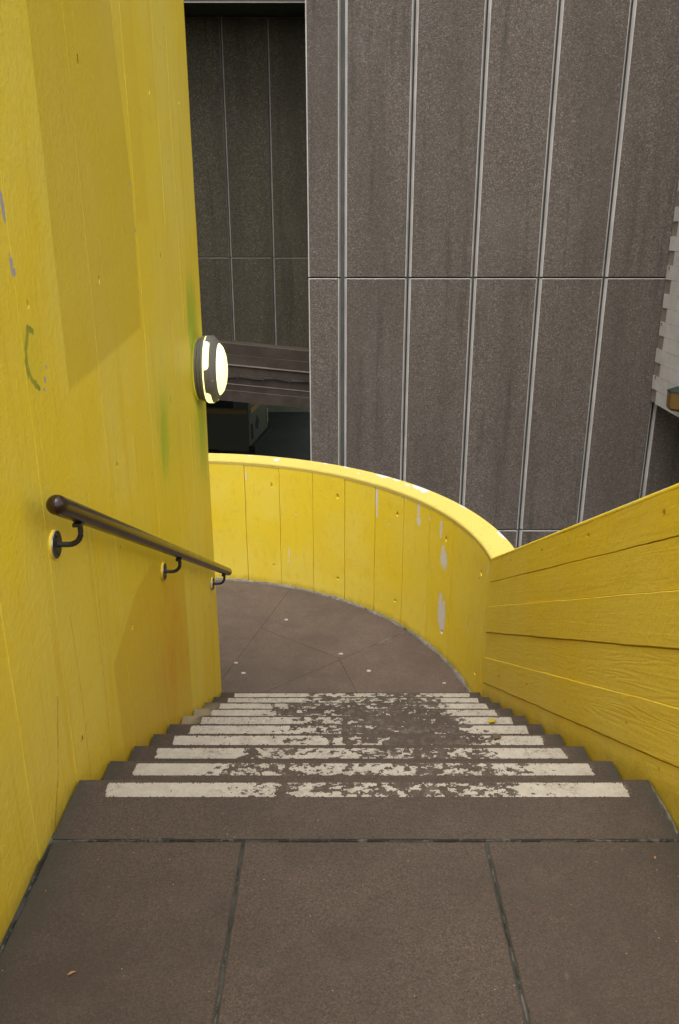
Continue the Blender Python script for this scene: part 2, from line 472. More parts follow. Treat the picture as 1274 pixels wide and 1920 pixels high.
# ------------------------------------------------------------------ object toolkit
def mesh(name, verts, faces, mats, fm=None, smooth=None):
    me = bpy.data.meshes.new(name)
    me.from_pydata([tuple(v) for v in verts], [], faces)
    if not isinstance(mats, (list, tuple)): mats = [mats]
    for m in mats: me.materials.append(m)
    if fm is not None:
        me.polygons.foreach_set('material_index', fm)
    me.validate()
    me.update()
    if smooth is not None:
        me.shade_smooth()
        me.set_sharp_from_angle(angle=R(smooth))
    return me

def obj(name, me, parent=None):
    """meshes are written in world coordinates; a child undoes its thing's location"""
    o = bpy.data.objects.new(name, me)
    col.objects.link(o)
    if parent is not None:
        o.parent = parent
        L = Vector()
        p = parent
        while p is not None:
            L += Vector(p.location)
            p = p.parent
        if parent.parent is None:
            o.matrix_parent_inverse = Matrix.Translation(-L)
    return o

def thing(name, label, cat, loc, group=None):
    o = bpy.data.objects.new(name, None)
    col.objects.link(o)
    o.location = loc
    o.empty_display_size = .1
    o['label'] = label
    o['category'] = cat
    if group: o['group'] = group
    return o

def tag(o, label, cat, group=None):
    o['label'] = label
    o['category'] = cat
    if group: o['group'] = group
    return o

class MB:
    def __init__(s): s.v, s.f, s.m = [], [], []
    def face(s, pts, mi=0):
        i = len(s.v); s.v += [tuple(p) for p in pts]
        s.f.append(list(range(i, i + len(pts)))); s.m.append(mi)
    def box(s, x0, y0, z0, x1, y1, z1, mi=0, bev=0.0):
        if bev:
            bm = bmesh.new()
            bmesh.ops.create_cube(bm, size=1, matrix=Matrix.Translation(((x0 + x1) / 2, (y0 + y1) / 2, (z0 + z1) / 2)) @ Matrix.Diagonal((x1 - x0, y1 - y0, z1 - z0, 1)))
            bmesh.ops.bevel(bm, geom=bm.edges[:], offset=bev, segments=2, affect='EDGES', profile=.5)
            s.bm(bm, mi); return
        i = len(s.v)
        s.v += [(x, y, z) for x in (x0, x1) for y in (y0, y1) for z in (z0, z1)]
        for q in ((0, 1, 3, 2), (4, 6, 7, 5), (0, 4, 5, 1), (2, 3, 7, 6), (0, 2, 6, 4), (1, 5, 7, 3)):
            s.f.append([i + k for k in q]); s.m.append(mi)
    def bm(s, bm, mi=0):
        i = len(s.v)
        bm.verts.index_update()
        s.v += [tuple(v.co) for v in bm.verts]
        for f in bm.faces:
            s.f.append([i + v.index for v in f.verts]); s.m.append(mi)
        bm.free()
    def tube(s, pts, r, n=10, mi=0, caps=True):
        pts = [Vector(p) for p in pts]
        rings = []
        up = Vector((0.13, .21, 1)).normalized()
        for k, p in enumerate(pts):
            t = (pts[min(k + 1, len(pts) - 1)] - pts[max(k - 1, 0)]).normalized()
            a = t.cross(up)
            if a.length < 1e-3: a = t.cross(Vector((1, 0, 0)))
            a.normalize(); b = a.cross(t)
            rr = r[k] if isinstance(r, (list, tuple)) else r
            i = len(s.v)
            s.v += [tuple(p + a * rr * math.cos(2 * math.pi * j / n) + b * rr * math.sin(2 * math.pi * j / n)) for j in range(n)]
            rings.append(i)
        for i0, i1 in zip(rings, rings[1:]):
            for j in range(n):
                s.f.append([i0 + j, i0 + (j + 1) % n, i1 + (j + 1) % n, i1 + j]); s.m.append(mi)
        if caps:
            s.f.append([rings[0] + j for j in range(n)][::-1]); s.m.append(mi)
            s.f.append([rings[-1] + j for j in range(n)]); s.m.append(mi)
    def lathe(s, org, ax, prof, n=40, mi=0):
        """profile of (radius, height along ax)"""
        ax = Vector(ax).normalized()
        a = ax.orthogonal().normalized(); b = ax.cross(a)
        org = Vector(org)
        rings = []
        for r, h in prof:
            i = len(s.v)
            s.v += [tuple(org + ax * h + (a * math.cos(2 * math.pi * j / n) + b * math.sin(2 * math.pi * j / n)) * max(r, 1e-5)) for j in range(n)]
            rings.append(i)
        for i0, i1 in zip(rings, rings[1:]):
            for j in range(n):
                s.f.append([i0 + j, i0 + (j + 1) % n, i1 + (j + 1) % n, i1 + j]); s.m.append(mi)
    def build(s, name, mats, parent=None, smooth=None):
        return obj(name, mesh(name, s.v, s.f, mats, s.m, smooth), parent)

def lin(a, b, n):
    return [a + (b - a) * i / n for i in range(n + 1)]

def wob(v, seed, amp):
    return amp * (math.sin(v * 7.3 + seed * 12.9) * .5 + math.sin(v * 17.1 + seed * 4.1) * .3 + math.sin(v * 41.7 + seed * 7.7) * .35)

def panel(mapf, us, vs, holes, name, mats, parent, hr=.02, hd=.016, cham=.003, depth=.02, d0=0.0, smooth=None, su=1.0):
    """a cast face strip in a chart (u, v, d): a grid with chamfered border, sides, and cup-shaped tie holes.
    su = metres per unit of u"""
    us, vs = list(us), list(vs)
    k = 1.7
    for hu, hv in holes:
        us += [hu - k * hr / su, hu, hu + k * hr / su]
        vs += [hv - k * hr, hv, hv + k * hr]
    us = sorted(set(round(u, 5) for u in us)); vs = sorted(set(round(v, 5) for v in vs))
    cu = cham / su
    U0, U1, V0, V1 = us[0], us[-1], vs[0], vs[-1]
    V, F = [], []
    idx = {}
    def clamp(u, v):
        return min(max(u, U0 + cu), U1 - cu), min(max(v, V0 + cham), V1 - cham)
    def vid(u, v):
        key = (u, v)
        if key not in idx:
            uu, vv = clamp(u, v)
            idx[key] = len(V); V.append(mapf(uu, vv, d0))
        return idx[key]
    skip = set()
    nu, nv = len(us), len(vs)
    for hu, hv in holes:
        i = min(range(nu), key=lambda q: abs(us[q] - hu)); j = min(range(nv), key=lambda q: abs(vs[q] - hv))
        skip |= {(i - 1, j - 1), (i, j - 1), (i - 1, j), (i, j)}
        loop = [(i - 1, j - 1), (i, j - 1), (i + 1, j - 1), (i + 1, j), (i + 1, j + 1), (i, j + 1), (i - 1, j + 1), (i - 1, j)]
        o = [vid(us[a], vs[b]) for a, b in loop]
        rings = [o]
        for rr, dd in ((1.0, 0), (.86, -.25), (.62, -1.0)):
            ring = []
            for q in range(8):
                an = R(225 + 45 * q)
                ring.append(len(V)); V.append(mapf(us[i] + rr * hr * math.cos(an) / su, vs[j] + rr * hr * math.sin(an), d0 + dd * hd))
            rings.append(ring)
        for r0, r1 in zip(rings, rings[1:]):
            for q in range(8):
                F.append([r0[q], r0[(q + 1) % 8], r1[(q + 1) % 8], r1[q]])
        F.append(rings[-1])
    for i in range(nu - 1):
        for j in range(nv - 1):
            if (i, j) not in skip:
                F.append([vid(us[i], vs[j]), vid(us[i + 1], vs[j]), vid(us[i + 1], vs[j + 1]), vid(us[i], vs[j + 1])])
    # border: chamfer ring then sides
    per = [(i, 0) for i in range(nu)] + [(nu - 1, j) for j in range(1, nv)] + [(i, nv - 1) for i in range(nu - 2, -1, -1)] + [(0, j) for j in range(nv - 2, 0, -1)]
    A = [vid(us[i], vs[j]) for i, j in per]
    B, C = [], []
    for i, j in per:
        B.append(len(V)); V.append(mapf(us[i], vs[j], d0 - cham))
        C.append(len(V)); V.append(mapf(us[i], vs[j], d0 - depth))
    n = len(per)
    for q in range(n):
        w = (q + 1) % n
        F.append([B[q], B[w], A[w], A[q]])
        F.append([C[q], C[w], B[w], B[q]])
    return obj(name, mesh(name, V, F, mats, None, smooth), parent)

# ------------------------------------------------------------------ dimensions
XL, XR = -.80, .949                 # stair walls
N0, GO, RI = 2.092, .30, .1524      # first nosing, going, rise
LZ = -10 * RI                       # lower landing
CX, CY, RAD = -1.36, 4.68, 2.31     # round parapet
GZ = -3.65                          # yard below
TOPZ = -.385                        # parapet top

# ------------------------------------------------------------------ ground
b = MB(); b.face([(-600, -600, GZ), (600, -600, GZ), (600, 600, GZ), (-600, 600, GZ)])
g = b.build('ground', M_GROUND); g['kind'] = 'structure'

# ------------------------------------------------------------------ upper landing and its pavers
b = MB()
b.box(XL - .02, -2.6, -.30, XR + .02, 1.86, -.0045)
ul = b.build('upper_landing', M_BED); ul['kind'] = 'structure'
def jitter_slab(name, x0, x1, y0, y1, z0, z1, mat, parent, seed):
    """a paving slab with slightly chipped arrises"""
    r_ = random.Random(seed)
    n = 26
    loop = []
    e = .0025
    for t in lin(0, 1, n)[:-1]: loop.append((x0 + (x1 - x0) * t, y0 + r_.uniform(0, e)))
    for t in lin(0, 1, n)[:-1]: loop.append((x1 - r_.uniform(0, e), y0 + (y1 - y0) * t))
    for t in lin(0, 1, n)[:-1]: loop.append((x1 + (x0 - x1) * t, y1 - r_.uniform(0, e)))
    for t in lin(0, 1, n)[:-1]: loop.append((x0 + r_.uniform(0, e), y1 + (y0 - y1) * t))
    cx, cy = (x0 + x1) / 2, (y0 + y1) / 2
    V = [(x, y, z0) for x, y in loop] + [(x, y, z1 - .003) for x, y in loop]
    V += [(x + (.003 if x < cx else -.003), y + (.003 if y < cy else -.003), z1) for x, y in loop]
    m = len(loop)
    F = []
    for k in (0, m):
        F += [[k + i, k + (i + 1) % m, k + m + (i + 1) % m, k + m + i] for i in range(m)]
    F.append([2 * m + i for i in range(m)])
    return obj(name, mesh(name, V, F, mat), parent)
pv = [(-.787, -.2675), (-.2615, .3975), (.4040, .934)]
k = 0
for y0, y1 in ((.93, 1.8225), (.02, .919), (-.9, .009), (-1.8, -.911)):
    for x0, x1 in pv:
        k += 1
        jitter_slab('paver', x0, x1, y0, y1, -.06, 0.0 + random.uniform(-.001, .001), M_PAVE, ul, k)
# mortar squeezed along the joints and wall seams
def mortar_run(name, pts, w, mat, parent, z, seed, lift=.004, gaps=.25):
    r_ = random.Random(seed)
    b = MB()
    P = []
    for (x0, y0), (x1, y1) in zip(pts, pts[1:]):
        L = math.hypot(x1 - x0, y1 - y0); n = max(1, int(L / .018))
        P += [(x0 + (x1 - x0) * i / n, y0 + (y1 - y0) * i / n) for i in range(n)]
    P.append(pts[-1])
    s = r_.random() * 9
    prev = None
    for i, (x, y) in enumerate(P):
        x2, y2 = P[min(i + 1, len(P) - 1)]; x1, y1 = P[max(i - 1, 0)]
        L = math.hypot(x2 - x1, y2 - y1) or 1
        nx, ny = -(y2 - y1) / L, (x2 - x1) / L
        ph = i * .018
        a = .5 + .5 * math.sin(ph * 9 + s) * math.sin(ph * 23 + 2 * s)
        ww = w * (.35 + .65 * a) * r_.uniform(.7, 1.1)
        h = lift * (.3 + a) * r_.uniform(.5, 1.1)
        o_ = r_.uniform(-.2, .2) * w
        cur = [(x + nx * (ww + o_), y + ny * (ww + o_), z - .006), (x + nx * (ww * .5 + o_), y + ny * (ww * .5 + o_), z + h), (x - nx * (ww * .5 - o_), y - ny * (ww * .5 - o_), z + h * .8), (x - nx * (ww - o_), y - ny * (ww - o_), z - .006)]
        if prev and a > gaps:
            for q in range(3):
                b.face([prev[q], prev[q + 1], cur[q + 1], cur[q]])
        prev = cur
    return b.build(name, mat, parent)
mortar_run('mortar_joint', [(-.78, 1.827), (.93, 1.827)], .006, M_MORT, ul, -.003, 3, .005, .30)
mortar_run('mortar_joint', [(.401, 1.82), (.401, .95)], .0045, M_MORT, ul, -.004, 8, .004, .22)
mortar_run('mortar_joint', [(-.265, 1.82), (-.265, .95)], .005, M_MORT, ul, -.0045, 5, .002, .6)
mortar_run('mortar_joint', [(-.790, .9), (-.790, 1.83)], .008, M_MORT, ul, -.005, 6, .010, .3)
mortar_run('mortar_joint', [(.938, 1.3), (.938, 2.05)], .009, M_MORT_L, ul, -.004, 7, .014, .35)

# ------------------------------------------------------------------ stair flight
stairs = thing('stair_flight', 'straight flight of brown concrete steps with worn white nosing stripes between yellow walls', 'stairs', (0, N0, 0))
b = MB()
ys = [1.80] + [N0 + GO * i - .04 for i in range(11)]
pr = []
for i in range(10):
    pr += [(N0 - .02 + GO * (i - 1) if i else 1.86, -RI * i - .13), (N0 - .02 + GO * i, -RI * i - .13)]
pr = [(1.86, -.12), (4.79, -10 * RI + .0), (4.79, -10 * RI - .28), (1.86, -.45)]
for xa in (XL + .012,):
    A = [(XL + .003, y, z - .03) for y, z in pr]; B = [(XR - .003, y, z - .03) for y, z in pr]
    b.face(A[::-1]); b.face(B)
    for i in range(4):
        j = (i + 1) % 4
        b.face([A[i], A[j], B[j], B[i]])
b.build('waist_slab', M_DARKGAP, stairs)

def fbm(ny, nx, sy, sx, seed):
    r_ = np.random.default_rng(seed)
    out = np.zeros((ny, nx)); amp = 1
    for o_ in range(5):
        gy, gx = int(ny / sy) + 3, int(nx / sx) + 3
        g_ = r_.random((gy, gx))
        yy = np.linspace(0, ny / sy, ny)[:, None]; xx = np.linspace(0, nx / sx, nx)[None]
        yi, xi = yy.astype(int), xx.astype(int)
        ty, tx = yy - yi, xx - xi
        ty, tx = ty * ty * (3 - 2 * ty), tx * tx * (3 - 2 * tx)
        out += amp * (g_[yi, xi] * (1 - ty) * (1 - tx) + g_[yi + 1, xi] * ty * (1 - tx) + g_[yi, xi + 1] * (1 - ty) * tx + g_[yi + 1, xi + 1] * ty * tx)
        amp *= .62; sy = max(1, sy / 2); sx = max(1, sx / 2)
    rk = out.ravel().argsort().argsort().reshape(out.shape) / out.size
    return rk
WEAR = [   # paint left along each stripe, (fraction of its length, share left)
    [(0, 1), (.22, 1), (.31, .88), (.335, .1), (.36, .60), (.53, .66), (.56, .42), (.66, .40), (.74, .42), (.775, .25), (.80, .97), (1, 1)],
    [(0, 1), (.14, 1), (.19, .55), (.36, .42), (.40, .72), (.58, .80), (.615, .04), (.65, .08), (.67, .66), (.74, .5), (.80, .55), (.86, .85), (.90, 1), (1, 1)],
    [(0, 1), (.20, 1), (.225, .15), (.245, .15), (.27, .80), (.48, .80), (.52, .55), (.60, .45), (.64, .22), (.70, .1), (.715, .72), (.77, .70), (.785, .12), (.81, .85), (.88, 1), (1, 1)],
    [(0, 1), (.25, .97), (.40, .72), (.50, .55), (.56, .35), (.62, .06), (.78, .05), (.82, .5), (.88, .95), (1, 1)],
    [(0, 1), (.28, .97), (.36, .55), (.48, .5), (.56, .10), (.78, .05), (.84, .6), (.89, 1), (1, 1)],
    [(0, 1), (.26, .97), (.34, .5), (.44, .45), (.54, .2), (.66, .06), (.78, .08), (.83, .75), (.87, 1), (1, 1)],
    [(0, 1), (.20, .95), (.25, .35), (.40, .30), (.55, .22), (.68, .06), (.78, .1), (.83, .75), (.88, 1), (1, 1)],
    [(0, 1), (.18, 1), (.20, .4), (.23, .9), (.26, .2), (.45, .18), (.60, .3), (.72, .22), (.80, .3), (.85, .97), (1, 1)],
    [(0, 1), (.30, .97), (.38, .45), (.55, .45), (.70, .50), (.76, .35), (.82, .7), (.9, .95), (1, 1)],
    [(0, 1), (.30, .95), (.37, .6), (.46, .8), (.60, .75), (.68, .2), (.76, .55), (.86, .75), (.9, 1), (1, 1)],
]
SX0, SX1 = -.698, .868
for i in range(10):
    zt = -RI * i
    yn = N0 + GO * i
    yb = 1.832 if i == 0 else yn - GO - .03
    b = MB()
    bm = bmesh.new()
    nseg = 30
    # section swept across the width with a slightly worn nosing
    sec = [(yb, zt - .12), (yb, zt), (yn - .010, zt), (yn - .003, zt - .002), (yn, zt - .008), (yn, zt - RI - .005 if i else zt - RI - .005), (yn - .02, zt - RI - .005), (yn - .02, zt - .12)]
    rr = random.Random(40 + i)
    rows = []
    for x in lin(XL + .009, XR - .009, nseg):
        w1, w2 = rr.uniform(0, .0022), rr.uniform(0, .0018)
        rows.append([bm.verts.new((x, y - (w1 if k in (3, 4) else 0), z - (w2 if k in (3, 4) else 0))) for k, (y, z) in enumerate(sec)])
    for r0, r1 in zip(rows, rows[1:]):
        for k in range(8):
            q = (k + 1) % 8
            bm.faces.new((r0[k], r1[k], r1[q], r0[q]))
    bm.faces.new(rows[0][::-1] if False else rows[0]); bm.faces.new(rows[-1][::-1])
    bmesh.ops.recalc_face_normals(bm, faces=bm.faces[:])
    b.bm(bm)
    st = b.build('step', M_STEP, stairs)
    # the painted stripe: what is left of the paint film
    cell = .0036 if i < 3 else .005
    nx, ny = int((SX1 - SX0) / cell), int(.068 / cell)
    nz = fbm(ny, nx, 4, 6, 100 + i)
    t = (np.arange(nx) + .5) / nx
    dens = np.interp(t, *zip(*WEAR[i]))
    row = np.ones(ny); row[0] = .93; row[-1] = .95
    mid_ = np.where((t > .46) & (t < .82), .5 if 3 <= i <= 6 else .9, 1.0)
    thr = (np.where(dens > .9, dens, dens * .88) * mid_)[None]
    keep = nz < np.where(dens[None] > .985, .9985, thr)
    keep[0] &= (rng.random(nx) < .90); keep[-1] &= (rng.random(nx) < .90)
    jx = (rng.random((ny + 1, nx + 1)) - .5) * cell * .55
    jy = (rng.random((ny + 1, nx + 1)) - .5) * cell * .55
    vid = -np.ones((ny + 1, nx + 1), int)
    e0 = (np.cumsum(rng.normal(0, .35, ny)) + rng.integers(0, 3)).astype(int); e1 = (np.cumsum(rng.normal(0, .35, ny)) + rng.integers(0, 4)).astype(int)
    for j_ in range(ny):
        keep[j_, :max(0, e0[j_])] = False
        if e1[j_] > 0: keep[j_, -e1[j_]:] = False
    jj, ii = np.nonzero(keep)
    V, F = [], []
    def gv(j, k):
        if vid[j, k] < 0:
            vid[j, k] = len(V)
            V.append((SX0 + k * cell + jx[j, k], yn - .019 - .068 + j * cell + jy[j, k], zt + .0013))
        return int(vid[j, k])
    for j, k in zip(jj, ii):
        F.append([gv(j, k), gv(j, k + 1), gv(j + 1, k + 1), gv(j + 1, k)])
    obj('stripe', mesh('stripe', V, F, M_STRIPE), st)

# ------------------------------------------------------------------ lower landing
LAND = [(XL - 4.0, 3.2)]
b = MB()
n = 64
arc = [(CX + (RAD + .05) * math.cos(R(180 * i / n)), CY + (RAD + .05) * math.sin(R(180 * i / n))) for i in range(n + 1)]
out = [(XR + .05, 4.745)] + arc[0:] + [(CX - RAD - .05, 4.5), (-1.9, 4.5), (-1.9, 4.745)]
top = [(x, y, LZ - .004) for x, y in out]; bot = [(x, y, LZ - .32) for x, y in out]
b.face(top); b.face(bot[::-1])
for i in range(len(out)):
    j = (i + 1) % len(out)
    b.face([bot[i], bot[j], top[j], top[i]])
ll = b.build('lower_landing', M_BED); ll['kind'] = 'structure'
# paving cut by radial and ring joints
ri = RAD - .022
disc = [(CX + ri * math.cos(R(a)), CY + ri * math.sin(R(a))) for a in lin(0, 180, 90)]
region = [(XR - .022, 4.812)] + [p for p in disc if p[1] > 4.84] + [(CX - ri, 4.6), (-1.93, 4.6), (-1.93, 4.90), (XL + .01, 4.90), (XL + .01, 4.812)]
def clip(poly, lines, g=.0014):
    """keep the part of poly on the left of every line (p, q), g in from it"""
    for (x0, y0), (x1, y1) in lines:
        L = math.hypot(x1 - x0, y1 - y0); nx, ny = -(y1 - y0) / L, (x1 - x0) / L
        outp = []
        for (ax, ay), (bx, by) in zip(poly, poly[1:] + poly[:1]):
            da = (ax - x0) * nx + (ay - y0) * ny - g; db = (bx - x0) * nx + (by - y0) * ny - g
            if da >= 0: outp.append((ax, ay))
            if da * db < 0:
                t = da / (da - db); outp.append((ax + (bx - ax) * t, ay + (by - ay) * t))
        poly = outp
    return poly
A0, A1 = (-.80, 5.40), (-.392, 6.95)
B0, B1 = (-.62, 4.95), (.62, 6.012)
J = (-.008, 5.51); D0 = (-.597, 5.965); C0 = (.185, 4.80)
rev = lambda l: (l[1], l[0])
LA, LB, LC, LD = (A0, A1), (B0, B1), (C0, J), (D0, J)
big_right = [p for p in region if True]
main = [(XR - .022, 4.812)] + [p for p in disc if p[1] > 4.84 and p[0] > -1.93] + [(-1.93, 4.90), (XL + .01, 4.90), (XL + .01, 4.812)]
cells = [clip(main, [LA]),                                   # beyond joint A, towards the turn
         clip(main, [rev(LA), LB, rev((J, D0))]),            # between A and B, outer
         clip(main, [rev(LA), LB, (J, D0)]),                 # between A and B, inner
         clip(main, [rev(LB), LC]), clip(main, [rev(LB), rev(LC)])]
cells.append([p for p in disc if p[0] < -1.936] + [(CX - ri, 4.6), (-1.936, 4.6)])
for pc in cells:
    if len(pc) < 3: continue
    bm = bmesh.new()
    vs_ = [bm.verts.new((x, y, LZ)) for x, y in pc]
    try:
        f = bm.faces.new(vs_)
    except ValueError:
        bm.free(); continue
    bmesh.ops.recalc_face_normals(bm, faces=[f])
    if f.normal.z < 0: f.normal_flip()
    ex = bmesh.ops.extrude_face_region(bm, geom=[f])
    for v in [e for e in ex['geom'] if isinstance(e, bmesh.types.BMVert)]: v.co.z = LZ
    for v in vs_: v.co.z = LZ - .05
    bmesh.ops.recalc_face_normals(bm, faces=bm.faces[:])
    bb = MB(); bb.bm(bm)
    bb.build('paver', M_PAVE2, ll)
rm = RAD - .008
mortar_run('mortar_joint', [(CX + rm * math.cos(R(a)), CY + rm * math.sin(R(a))) for a in lin(4, 100, 60)], .024, M_MORT_P, ll, LZ + .003, 21, .012, .03)
mortar_run('mortar_joint', [(.15, 5.61), (.60, 5.992)], .010, M_MORT_L, ll, LZ - .004, 22, .006, .4)
mortar_run('mortar_joint', [A0, (-.40, 6.9)], .006, M_MORT, ll, LZ - .006, 23, .004, .5)

# ------------------------------------------------------------------ left: yellow stair core
core = thing('stair_core', 'tall yellow painted concrete core wall beside the stairs, with olive and orange overpainted patches', 'wall', (-1.36, 2, GZ))
CT = 4.3
b = MB(); b.box(-1.92, -2.6, GZ, XL - .014, 4.845, CT)
b.build('wall_body', M_JOINT, core)
ub = [-2.6, -1.6, -.6, 0, .6, 1.02, 1.40, 1.75, 2.085, 2.405, 2.725, 3.09, 3.42, 3.70, 4.00, 4.30, 4.585, 4.85]
hol = [(2.15, 1.40), (2.83, 1.42), (3.835, 1.46), (4.55, 1.50), (2.825, 2.07), (3.845, 2.12), (4.527, 2.165), (2.845, .78), (3.84, .806), (4.57, .84), (2.175, .085), (2.83, .133), (3.84, .15), (2.15, .74), (3.84, -.53), (4.56, -.50), (2.15, 2.06)]
off = {2.085: .003, 2.405: -.001, 2.725: .001, 3.09: .0, 3.42: .002, 3.70: .0}
for u0, u1 in zip(ub, ub[1:]):
    hs_ = [h for h in hol if u0 + .05 < h[0] < u1 - .05]
    d_ = {2.085: .0028, 2.405: 0, 2.725: .0007, 3.09: .0001, 3.42: .0012, 1.75: .002}.get(u0, random.uniform(-.0002, .0010))
    vv = [LZ - .3, LZ] + lin(LZ + .1, 3.2, 46 if u0 > .9 else 4) + [CT]
    panel(lambda u, v, d, s_=u0, e_=u1: (XL + d + wob(v, s_, .0008) + .0011 * math.sin(u * 5 + v * 1.7) + .0008 * math.sin(u * 11.3 - v * 2.9), u + wob(v, s_ if u < (s_ + e_) / 2 else e_, .0012), v), [u0 + .0004, u1 - .0004], vv, hs_, 'board_panel', M_LEFT, core, hr=.0155, hd=.012, cham=.0007, depth=.016, d0=d_)
# end face of the core towards the landing
panel(lambda u, v, d: (u, 4.845 + .016 + d - .012, v), [-1.92, XL - .016], lin(LZ - .3, CT, 4), [], 'end_panel', M_LEFT, core, cham=.004, depth=.01)
b = MB(); b.box(-1.95, -2.6, CT + .002, XL + .012, 4.875, CT + .07, 0, .01)
b.build('coping', M_COP, core)

# ------------------------------------------------------------------ far: round yellow parapet
par = thing('curved_parapet', 'curved yellow parapet of upright board marked concrete with chipped pale coping around the landing', 'wall', (CX, CY, LZ))
PT = .178
def ring_body(r0, r1, z0, z1, a0, a1, n, mat, name, parent, rise=0, round_=0):
    b = MB()
    rows = []
    for a in lin(a0, a1, n):
        c_, s_ = math.cos(R(a)), math.sin(R(a))
        sec = [(r0, z0), (r0, z1 - round_), (r0 + round_ * .4, z1 - round_ * .3), (r0 + round_ * 1.2, z1 + rise * .1), (r1 - .006, z1 + rise), (r1, z1 + rise - .006), (r1, z0)] if round_ else [(r0, z0), (r0, z1), (r1, z1), (r1, z0)]
        rows.append([(CX + r * c_, CY + r * s_, z) for r, z in sec])
    m = len(rows[0])
    for p, q in zip(rows, rows[1:]):
        for k in range(m):
            w = (k + 1) % m
            b.face([p[k], p[w], q[w], q[k]])
    b.face(rows[0][::-1]); b.face(rows[-1])
    me = b.build(name, mat, parent)
    bm = bmesh.new(); bm.from_mesh(me.data)
    bmesh.ops.remove_doubles(bm, verts=bm.verts[:], dist=1e-5)
    bmesh.ops.recalc_face_normals(bm, faces=bm.faces[:])
    bm.to_mesh(me.data); bm.free()
    me.data.shade_smooth(); me.data.set_sharp_from_angle(angle=R(25))
    return me
ring_body(RAD + .014, RAD + PT, LZ - .55, TOPZ - .032, -1.0, 180, 90, M_JOINT, 'wall_body', par)
ring_body(RAD - .001, RAD + PT + .002, TOPZ - .030, TOPZ, 1.2, 180, 120, M_COP, 'coping', par, .018, .007)
pmap = lambda u, v, d: (CX + (RAD - d) * math.cos(R(u)), CY + (RAD - d) * math.sin(R(u)), v)
ja = [1.6, 3.78] + [3.9 + 8.12 * i for i in range(1, 22)] + [180]
ph = [(a, z) for a in (7.0, 22.4, 38.3, 54.5, 70.85, 87, 103, 119, 135, 151, 167) for z in (-.576, -1.325)]
perdeg = RAD * math.pi / 180
for u0, u1 in zip(ja, ja[1:]):
    hs_ = [h for h in ph if u0 + 1.5 < h[0] < u1 - 1.5]
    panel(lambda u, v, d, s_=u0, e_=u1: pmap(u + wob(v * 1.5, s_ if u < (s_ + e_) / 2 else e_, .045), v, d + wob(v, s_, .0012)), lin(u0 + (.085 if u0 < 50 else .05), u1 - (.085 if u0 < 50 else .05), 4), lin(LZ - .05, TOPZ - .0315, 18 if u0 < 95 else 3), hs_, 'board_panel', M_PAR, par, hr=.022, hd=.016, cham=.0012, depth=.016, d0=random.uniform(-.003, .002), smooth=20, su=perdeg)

# ------------------------------------------------------------------ right: sloping yellow parapet
rp = thing('sloping_parapet', 'sloping yellow parapet wall of wide wood grained boards along the right side of the stairs', 'wall', (XR + .1, N0, 0))
S = .508
HT = .968
YB = 1.62                           # the slope turns level here, beyond the frame
def zat(y, h): return h - S * (max(y, YB) - N0)
yy = [-2.6, .2, YB, 4.79]
b = MB()
rows = []
for y in yy:
    zb = LZ - .55 if y > 1.7 else -.6
    rows.append([(XR + .014, y, zb), (XR + .014, y, zat(y, HT) - .016), (XR + .24, y, zat(y, HT) - .016), (XR + .24, y, zb)])
for p, q in zip(rows, rows[1:]):
    for k in range(4): b.face([p[k], q[k], q[(k + 1) % 4], p[(k + 1) % 4]])
b.face(rows[0]); b.face(rows[-1][::-1])
b.build('wall_body', M_JOINT, rp)
rmap = lambda u, v, d: (XR - d, u, zat(u, v))
bands = [(.801, .952, 0), (.6322, .797, .0005), (.448, .6312, .0048), (.2662, .444, 0), (.080, .2654, .0048), (-.42, .076, .0005)]
rh = [(2.266, .887), (2.927, .898), (3.575, .900), (4.216, .907), (2.315, .162), (2.977, .157), (3.623, .175), (4.267, .164)]
for v0, v1, d_ in bands:
    hs_ = [h for h in rh if v0 < h[1] < v1]
    # the boards run flat on the landing and turn down with the flight
    panel(lambda u, v, d, s_=v0, e_=v1: rmap(u, v + wob(u, s_ if v < (s_ + e_) / 2 else e_, .0016), d + wob(u * .6, s_, .0012)), [YB + .004] + lin(YB + .1, 4.75, 46), [v0, v1], hs_, 'board_panel', M_RIGHT, rp, hr=.0135, hd=.010, cham=.003 if d_ > .004 else .0018, depth=.016, d0=d_)
    panel(lambda u, v, d: (XR - d, u, v + S * (N0 - YB)), [-2.6, YB - .002], [v0, v1], [], 'board_panel', M_RIGHT, rp, cham=.0015, depth=.016, d0=d_)
b = MB()
rows = []
for y in [-2.6, .2, YB] + lin(N0 + .2, 4.80, 8):
    t = zat(y, HT)
    sec = [(XR - .001, t - .0165), (XR - .001, t - .010), (XR + .002, t - .004), (XR + .008, t), (XR + .235, t + .006), (XR + .243, t), (XR + .243, t - .0145), (XR + .1, t - .0145)]
    rows.append([(x, y, z) for x, z in sec])
for p, q in zip(rows, rows[1:]):
    for k in range(8): b.face([p[k], p[(k + 1) % 8], q[(k + 1) % 8], q[k]])
b.face(rows[0][::-1]); b.face(rows[-1])
b.build('coping', M_RIGHT, rp, 40)

